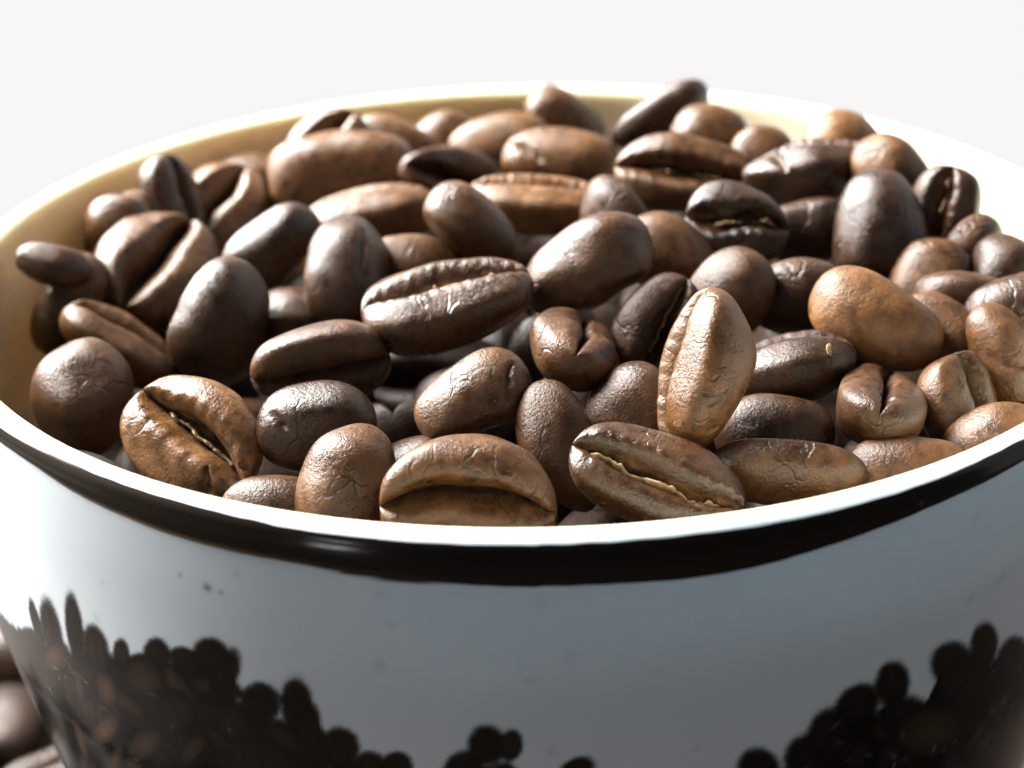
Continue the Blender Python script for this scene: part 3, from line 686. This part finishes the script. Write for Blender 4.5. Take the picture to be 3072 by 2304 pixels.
    me.polygons.foreach_set("material_index", (np.arange(nq) // len(A) >= n_out).astype(np.int32))
    link("cup_wall", me, [], cup)
    # black band painted round the shoulder of the rim
    A4 = np.radians(np.arange(0, 360, 0.3))
    k = np.linspace(0, 1, 14)
    s4 = A4 * 38.3
    d4 = np.degrees(A4)
    d4 = np.where(d4 > 180, d4 - 360, d4)
    # the band was brushed on by hand: wider in front than at the sides
    botz = np.interp(d4, [-180, -60, -49, -44, -38, -29, -23, -18, -6, 5, 10, 17, 23.5, 30, 41, 60, 180],
                     [-1.3, -1.0, -1.0, -1.2, -1.65, -2.0, -2.12, -2.12, -2.42, -2.58, -2.62, -2.4, -2.0, -1.6, -1.15, -1.0, -1.3])
    botz = botz + 0.05 * vnoise(s4, 0 * s4, 43, 0.5) + 0.012 * vnoise(s4, 0 * s4, 44, 3.0)
    top_a = np.interp(d4, [-180, -50, -25, -18, 20, 30, 41, 180], [.8, .95, .8, .6, .55, .7, .95, .8])
    top_a = top_a + 0.03 * vnoise(s4, 0 * s4, 41, 2.2) + 0.03 * vnoise(s4, 0 * s4, 42, 0.7)
    P = []
    for kk in k:
        if kk < 0.36:
            th4 = (1 - kk / 0.36) * top_a
            rr4 = 37.42 + (0.88 + 0.03) * np.cos(th4)
            zz4 = -0.70 + 0.91 * np.sin(th4) * 0.8
        else:
            f4 = (kk - 0.36) / 0.64
            zz4 = -0.70 + (botz + 0.70) * f4
            rr4 = outer_r(zz4) + 0.03 + 0.10 * math.sin(math.pi * f4)
        P.append(np.stack([rr4 * np.sin(A4), -rr4 * np.cos(A4), zz4 + RIM], -1))
    V = np.array(P).reshape(-1, 3) * MM
    bm = mesh_np("rim_band", V, grid_quads(len(k), len(A4), True)[:, ::-1])
    cc = np.empty((len(k), len(A4), 3))
    cc[:] = (0.016, 0.012, 0.009)
    dd = np.degrees(A4)
    dd = np.where(dd > 180, dd - 360, dd)
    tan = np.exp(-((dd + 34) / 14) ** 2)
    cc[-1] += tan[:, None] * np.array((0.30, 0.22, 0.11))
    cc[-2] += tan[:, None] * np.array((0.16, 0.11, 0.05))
    wear = (vnoise(s4[None] + 0 * k[:, None], k[:, None] * 2 + 0 * s4[None], 51, 5.0) > 1.55)
    cc[wear] = (0.10, 0.10, 0.095)
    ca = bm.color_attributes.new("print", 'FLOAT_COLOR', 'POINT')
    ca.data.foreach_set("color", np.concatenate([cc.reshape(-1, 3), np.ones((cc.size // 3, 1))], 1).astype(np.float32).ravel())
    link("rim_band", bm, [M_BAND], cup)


build_cup()


# ------------------------------------------------------------------ beans
def bean_mesh(name, a, b, cd, cf, seed, nx=48, nd_=30, nf=40, g=1.0, sx=0.03, bend=0.04, egg=0.0, rg=0.012,
              cr=(), cw=1.0, cd_=0.0, lw=0.40, arc=0.0):
    """half-egg bean: dome toward +z, flat face with its crease toward -z (mm)"""
    r = np.random.default_rng(seed)
    k = (np.arange(1, nx) / nx * 2 - 1)
    X = np.sin(k * math.pi / 2) * 0.92 + k * 0.08 * np.sign(1)
    X = X / np.abs(np.sin((nx - 1) / nx * math.pi / 2) * 0.92 + ((nx - 1) / nx * 2 - 1) * .08 - 0) * 0 + X  # unit stations
    pe = r.uniform(2.0, 2.5)
    rho = (1 - np.abs(X) ** pe) ** (1 / pe)
    sc = sx * np.sin(X * math.pi * r.choice([-1, 1])) + r.uniform(-0.05, 0.05) + 0.02 * np.sin(X * 7 + r.uniform(0, 6)) + arc * (1 - X * X)
    # dome stations, then flat stations clustered at the crease
    th = np.linspace(0, math.pi, nd_ + 1)
    yd, zd = np.cos(th), np.sin(th)
    vv = np.linspace(-1, 1, nf + 1)[1:-1]                  # from -b side to +b side
    av = np.abs(vv)
    w = np.sin(math.pi / 2 * av ** 1.45)
    N = nd_ + 1 + nf - 1
    xs = np.repeat(X[:, None], N, 1)
    Y = np.empty((nx - 1, N)); Z = np.empty_like(Y); G = np.zeros_like(Y)
    Y[:, :nd_ + 1] = yd[None] * rho[:, None]
    Z[:, :nd_ + 1] = (zd ** 0.92)[None] * rho[:, None] * cd
    s_n = sc[:, None]
    q = np.where(vv[None] > 0, s_n + (1 - s_n) * w[None], s_n - (1 + s_n) * w[None])
    nexp = 2.7
    flat = -(np.clip(1 - np.abs(q) ** nexp, 0, 1)) ** (1 / nexp) * rho[:, None] * cf
    # rolled lips diving into the crease
    gap = 0.026 * min(g, 1.8) ** 1.5 * (1 + 0.5 * np.sin(X * 5 + r.uniform(0, 6)))[:, None] * (1 - X ** 4)[:, None]
    lipw = lw
    dist = np.abs(q - s_n)
    tau = np.clip((dist - gap) / lipw, 0, 1)
    lip = 1 - np.sqrt(np.clip(1 - (1 - tau) ** 2, 0, 1))
    ends = (1 - 0.55 * np.abs(X) ** 5)[:, None]
    D = (cf * 0.55 + cd * 0.42) * ends * rho[:, None] ** 0.6 * min(1.15, 0.75 + 0.25 * g)
    bulge = 0.16 * cf * np.exp(-((dist - 0.45) / 0.25) ** 2) * rho[:, None]
    Y[:, nd_ + 1:] = q * rho[:, None]
    Z[:, nd_ + 1:] = flat - bulge + D * lip
    G[:, nd_ + 1:] = np.clip((lip - 0.30) / 0.3, 0, 1)
    Y *= b
    xs = xs * a
    # egg shape, banana bend
    Y = Y * (1 + egg * xs / a)
    Z = Z * (1 + egg * 0.6 * xs / a)
    Z = Z - bend * a * (xs / a) ** 2
    P = np.stack([xs, Y, Z], -1)
    tip0 = np.array([[-a, 0, -bend * a + 0.05 * cd]]); tip1 = np.array([[a, 0, -bend * a + 0.05 * cd]])
    V = np.concatenate([P.reshape(-1, 3), tip0, tip1])
    Gv = np.concatenate([G.ravel(), [0.2, 0.2]])
    # lumps
    nrm = V / np.array([a * a, b * b, cd * cd])
    nrm /= np.linalg.norm(nrm, axis=1)[:, None]
    disp = np.zeros(len(V))
    for kx in range(14):
        fr = r.normal(size=3) * (0.55 if kx < 6 else 1.3)
        disp += np.sin(V @ fr + r.uniform(0, 6.28)) * (1.0 if kx < 6 else 0.14)
    V = V + nrm * (disp * rg * b * 0.5)[:, None]
    # pressed facets: real beans are never perfect eggs
    for kx in range(5):
        dv = r.normal(size=3) * np.array([0.5, 1, 1])
        if kx < 4:
            dv[2] = abs(dv[2])
        dv /= np.linalg.norm(dv)
        t = V @ dv
        hmax = t.max()
        lim = hmax * (1 - r.uniform(0.05, 0.16))
        soft = hmax * 0.05
        ex = soft * np.logaddexp(0, (t - lim) / soft)
        V = V - dv[None] * (ex * 0.62)[:, None]
    # cross wrinkles close to the crease
    lipv = np.zeros(len(V))
    lipv[:P.shape[0] * N] = np.pad(np.exp(-((dist - 0.3) / 0.22) ** 2), ((0, 0), (nd_ + 1, 0))).ravel()
    wrk = np.sin(V[:, 0] * r.uniform(5, 8) + 2 * np.sin(V[:, 1] * 1.3 + r.uniform(0, 6)) + r.uniform(0, 6)) * np.sin(V[:, 0] * 1.9 + r.uniform(0, 6))
    V[:, 2] += lipv * wrk * 0.045
    # cracks: polylines given as (x/a, angle)-(x/a, angle); angle 0..pi over the dome, negative over the flat side
    ang = np.arctan2(V[:, 2] / cd, V[:, 1] / b)
    for (x0, t0, x1, t1) in cr:
        n = 14
        tt = np.linspace(0, 1, n)
        px = (x0 + (x1 - x0) * tt) * a + r.normal(size=n) * 0.10
        pt = (t0 + (t1 - t0) * tt)
        rr = np.sqrt(np.clip(1 - (px / a) ** 2, 0.02, 1))
        cz = np.where(np.sin(pt) > 0, cd, cf * 1.15)
        pl = np.stack([px, np.cos(pt) * b * rr + r.normal(size=n) * 0.06, np.sin(pt) * cz * rr - bend * a * (px / a) ** 2], 1)
        best = np.full(len(V), 1e9); par = np.zeros(len(V))
        for i in range(n - 1):
            ab = pl[i + 1] - pl[i]
            t = np.clip(((V - pl[i]) @ ab) / (ab @ ab + 1e-9), 0, 1)
            d = np.linalg.norm(V - pl[i] - t[:, None] * ab, axis=1)
            better = d < best
            best = np.where(better, d, best)
            par = np.where(better, (i + t) / (n - 1), par)
        wd = 0.11 * cw * (0.35 + np.sin(math.pi * np.clip(par, 0.03, .97)))
        wgt = np.exp(-(best / wd) ** 2)
        V -= nrm * (wgt * (cd_ if cd_ else 0.4) * (0.6 + 0.4 * cw))[:, None]
        Gv = np.maximum(Gv, wgt * (0.9 if not cd_ else .3))
    quads = grid_quads(nx - 1, N, True)
    i0 = (nx - 1) * N
    jj = np.arange(N); j2 = (jj + 1) % N
    tr = np.concatenate([np.stack([np.full(N, i0), j2, jj], 1),
                         np.stack([np.full(N, i0 + 1), (nx - 2) * N + jj, (nx - 2) * N + j2], 1)])
    me = mesh_np(name, V * MM, quads, tr)
    at = me.attributes.new("groove", 'FLOAT', 'POINT')
    at.data.foreach_set("value", np.clip(Gv, 0, 1).astype(np.float32))
    info = (X, sc, rho, D, cf, b, a, bend, egg)
    return me, info


def skin_mesh(info, seed, kind):
    """papery strip of silverskin standing in the crease: a thin closed ribbon with a torn edge"""
    X, sc, rho, D, cf, b, a, bend, egg = info
    r = np.random.default_rng(seed)
    n = 46
    lo, hi = {1: (-0.55, 0.80), 2: (-0.85, 0.75), 3: (-0.5, 0.6)}[kind]
    x = np.linspace(lo, hi, n)
    s = np.interp(x, X, sc) * np.interp(x, X, rho)
    rh = np.interp(x, X, rho)
    off = r.choice([-1, 1]) * 0.04
    y = (s + off * rh) * b * (1 + egg * x) + 0.05 * np.sin(x * 17 + 1) + r.normal(size=n) * 0.03
    ztop = -cf * rh * (0.72 if kind < 3 else 0.45) - bend * a * x * x + r.normal(size=n) * 0.10 + 0.12 * np.sin(x * 9)
    fade = np.clip(np.minimum(x - lo, hi - x) / 0.2, 0, 1) * np.clip(0.75 + 1.1 * np.sin(x * r.uniform(7, 11) + r.uniform(0, 6)) + r.normal(size=n) * 0.2, 0, 1)
    zbot = cf * 0.3 - bend * a * x * x
    ztop = zbot + (ztop - zbot) * (0.45 + 0.55 * fade)
    hw = 0.06 + 0.05 * r.random(n)
    if kind >= 2:
        hw = hw * 1.3
    xa = x * a
    ring = np.stack([np.stack([xa, y - hw * 1.6, zbot], 1), np.stack([xa, y - hw * .6, ztop + 0.08], 1),
                     np.stack([xa, y, ztop], 1), np.stack([xa, y + hw * .6, ztop + 0.08], 1),
                     np.stack([xa, y + hw * 1.6, zbot], 1)], 1)
    V = ring.reshape(-1, 3)
    q = grid_quads(n, 5, True)
    caps = [(0, 1, 2), (0, 2, 3), (0, 3, 4)]
    e = (n - 1) * 5
    caps += [(e + 2, e + 1, e), (e + 3, e + 2, e), (e + 4, e + 3, e)]
    return mesh_np("silverskin", V * MM, q, caps)


def bean(label, pos, quat, dims, tone, gloss, opt, seed, group, dense):
    kw = {k: v for k, v in opt.items() if k in ('g', 'sx', 'bend', 'egg', 'rg', 'cr', 'cw', 'lw', 'arc')}
    if 'cd' in opt:
        kw['cd_'] = opt['cd']
    r = np.random.default_rng(seed + 900)
    kw.setdefault('bend', float(r.uniform(0.0, 0.07)))
    kw.setdefault('egg', float(r.uniform(-0.08, 0.08)))
    kw.setdefault('rg', float(r.uniform(0.035, 0.07)))
    kw.setdefault('g', 0.9)
    res = dict(nx=90, nd_=48, nf=64) if dense else dict(nx=52, nd_=30, nf=40)
    me, info = bean_mesh("coffee_bean", *dims, seed, **res, **kw)
    o = link("coffee_bean", me, [M_BEAN])
    o.location = Vector((pos[0], pos[1], pos[2] + RIM)) * MM
    o.rotation_mode = 'QUATERNION'
    o.rotation_quaternion = Quaternion(quat)
    o["label"] = label
    o["category"] = "coffee bean"
    o["group"] = group
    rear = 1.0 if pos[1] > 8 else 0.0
    o["tone"] = 0.09 + 0.75 * float(tone) + 0.14 * rear  # rear beans get a paler base colour, standing in for sheen
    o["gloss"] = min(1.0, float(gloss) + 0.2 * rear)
    o["chaff"] = float(opt.get('chaff', 0.75 if opt.get('skin') else 0.25))
    if opt.get('skin'):
        link("silverskin", skin_mesh(info, seed, opt['skin']), [M_SKIN], o)
    return o


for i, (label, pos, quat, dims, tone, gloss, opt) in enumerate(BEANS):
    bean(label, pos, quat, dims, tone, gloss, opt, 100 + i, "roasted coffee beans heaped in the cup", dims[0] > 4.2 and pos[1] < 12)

# deeper beans seen only in the gaps: six shapes, shared
rd = np.random.default_rng(77)
shapes = [bean_mesh("deep_bean", 5.6, 4.1, 3.3, 1.7, 500 + k, 36, 20, 28, g=0.9, rg=0.02, egg=float(rd.uniform(-.06, .06)))[0] for k in range(6)]
tones = rd.uniform(0.02, 0.2, size=len(DEEP))  # low tones put the shade of the gaps into the bean colour
unseen = []
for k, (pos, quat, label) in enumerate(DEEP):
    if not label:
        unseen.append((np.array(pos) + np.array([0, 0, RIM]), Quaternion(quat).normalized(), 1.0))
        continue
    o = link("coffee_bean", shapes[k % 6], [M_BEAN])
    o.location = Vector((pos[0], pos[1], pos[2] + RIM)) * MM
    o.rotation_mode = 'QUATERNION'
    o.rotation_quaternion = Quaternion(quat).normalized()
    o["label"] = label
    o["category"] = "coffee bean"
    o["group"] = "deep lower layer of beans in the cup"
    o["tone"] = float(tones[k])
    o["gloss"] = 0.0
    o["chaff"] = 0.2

# the rest of the beans, filling the cup below and lying out of sight: nothing of them can be told apart
def mass(name, label, places, tone):
    if not places:
        return
    base_me = bean_mesh("fill_bean", 5.6, 4.1, 3.3, 1.7, 560, 16, 10, 10)[0]
    bv = np.empty(len(base_me.vertices) * 3, np.float32)
    base_me.vertices.foreach_get("co", bv)
    bv = bv.reshape(-1, 3)
    bf = [tuple(p.vertices) for p in base_me.polygons]
    fv, ff = [], []
    for n_, (p_, q_, s_) in enumerate(places):
        fv.append(bv @ np.array(q_.to_matrix()).T * s_ + np.array(p_) * MM)
        ff += [tuple(i_ + n_ * len(bv) for i_ in f_) for f_ in bf]
    fm = bpy.data.meshes.new(name)
    fm.from_pydata(np.concatenate(fv).tolist(), [], ff)
    fm.polygons.foreach_set("use_smooth", np.ones(len(fm.polygons), bool))
    o = link(name, fm, [M_BEAN])
    o["kind"] = "stuff"
    o["label"] = label
    o["category"] = "coffee beans"
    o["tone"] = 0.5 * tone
    o["gloss"] = 0.0
    o["chaff"] = 0.1


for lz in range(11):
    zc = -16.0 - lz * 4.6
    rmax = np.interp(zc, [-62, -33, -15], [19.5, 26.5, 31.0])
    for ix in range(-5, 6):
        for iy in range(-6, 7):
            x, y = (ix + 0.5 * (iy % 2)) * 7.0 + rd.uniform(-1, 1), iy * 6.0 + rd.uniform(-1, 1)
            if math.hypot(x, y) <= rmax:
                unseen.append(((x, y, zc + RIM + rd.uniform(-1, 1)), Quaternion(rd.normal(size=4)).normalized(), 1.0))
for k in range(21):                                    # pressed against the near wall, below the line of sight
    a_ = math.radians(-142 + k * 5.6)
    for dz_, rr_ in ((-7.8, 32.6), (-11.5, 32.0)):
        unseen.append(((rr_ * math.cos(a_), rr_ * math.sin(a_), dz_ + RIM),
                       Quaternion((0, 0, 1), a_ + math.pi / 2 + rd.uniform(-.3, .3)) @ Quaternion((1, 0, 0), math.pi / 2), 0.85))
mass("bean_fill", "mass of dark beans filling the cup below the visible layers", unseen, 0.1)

# beans on the table, heaped beside the cup at the lower left
unseen = []
for k, (x, y, z, rx, rz, s, tone, label) in enumerate(TABLE_BEANS):
    if not label:
        unseen.append(((x, y, z), Quaternion((0, 0, 1), math.radians(rz)) @ Quaternion((1, 0, 0), math.radians(rx)), s))
        continue
    me = bean_mesh("table_bean", 5.4 * s, 4.0 * s, 3.3 * s, 1.7 * s, 700 + k, 44, 26, 34, rg=0.02)[0]
    o = link("coffee_bean", me, [M_BEAN])
    o.location = Vector((x, y, z)) * MM
    o.rotation_euler = (math.radians(rx), 0, math.radians(rz))
    o["label"] = label
    o["category"] = "coffee bean"
    o["group"] = "beans lying on the table left of the cup"
    o["tone"] = 0.5 * tone
    o["gloss"] = 0.75 if k == 0 else 0.35
    o["chaff"] = 0.3
mass("loose_bean_pile", "loose pile of dark beans on the table beyond the cup's left side", unseen, 0.0)


# loose crumbs of chaff
def crumb(label, pos, rot, size, seed):
    r = np.random.default_rng(seed)
    n, k = 9, 4
    u = np.linspace(-1, 1, n)
    wv = 0.32 * np.sqrt(np.clip(1 - u ** 2, 0.02, 1)) * r.uniform(0.75, 1.2, n)
    P = []
    for s_ in (1, -1):
        for v_ in np.linspace(-1, 1, k):
            P.append(np.stack([u, wv * v_, 0.25 * u * u + 0.18 * v_ * v_ + s_ * 0.05 + r.normal(size=n) * 0.03], 1))
    P = [P[i_] for i_ in (0, 1, 2, 3, 7, 6, 5, 4)]
    V = np.stack(P, 1).reshape(-1, 3) * size * MM
    q = grid_quads(n, 8, True)
    e = (n - 1) * 8
    caps = np.array([(7, 6, 1, 0), (6, 5, 2, 1), (5, 4, 3, 2), (e, e + 1, e + 6, e + 7), (e + 1, e + 2, e + 5, e + 6), (e + 2, e + 3, e + 4, e + 5)])
    o = link("chaff_crumb", mesh_np("chaff_crumb", V, np.concatenate([q, caps])), [M_SKIN])
    o.location = Vector(pos) * MM
    o.rotation_euler = rot
    o["label"] = label
    o["category"] = "chaff"
    o["group"] = "crumbs of chaff on the beans"


crumb("tiny pale crumb of chaff on the dim dark bean right of the tall upright bean", (16.85, -15.95, 67.5), (1.2, 0.9, 1.1), 0.7, 3)
crumb("tiny pale flake of chaff on the lower end of the tall upright bean", (7.8, -23.55, 66.7), (1.1, 0.2, 0.4), 0.55, 5)
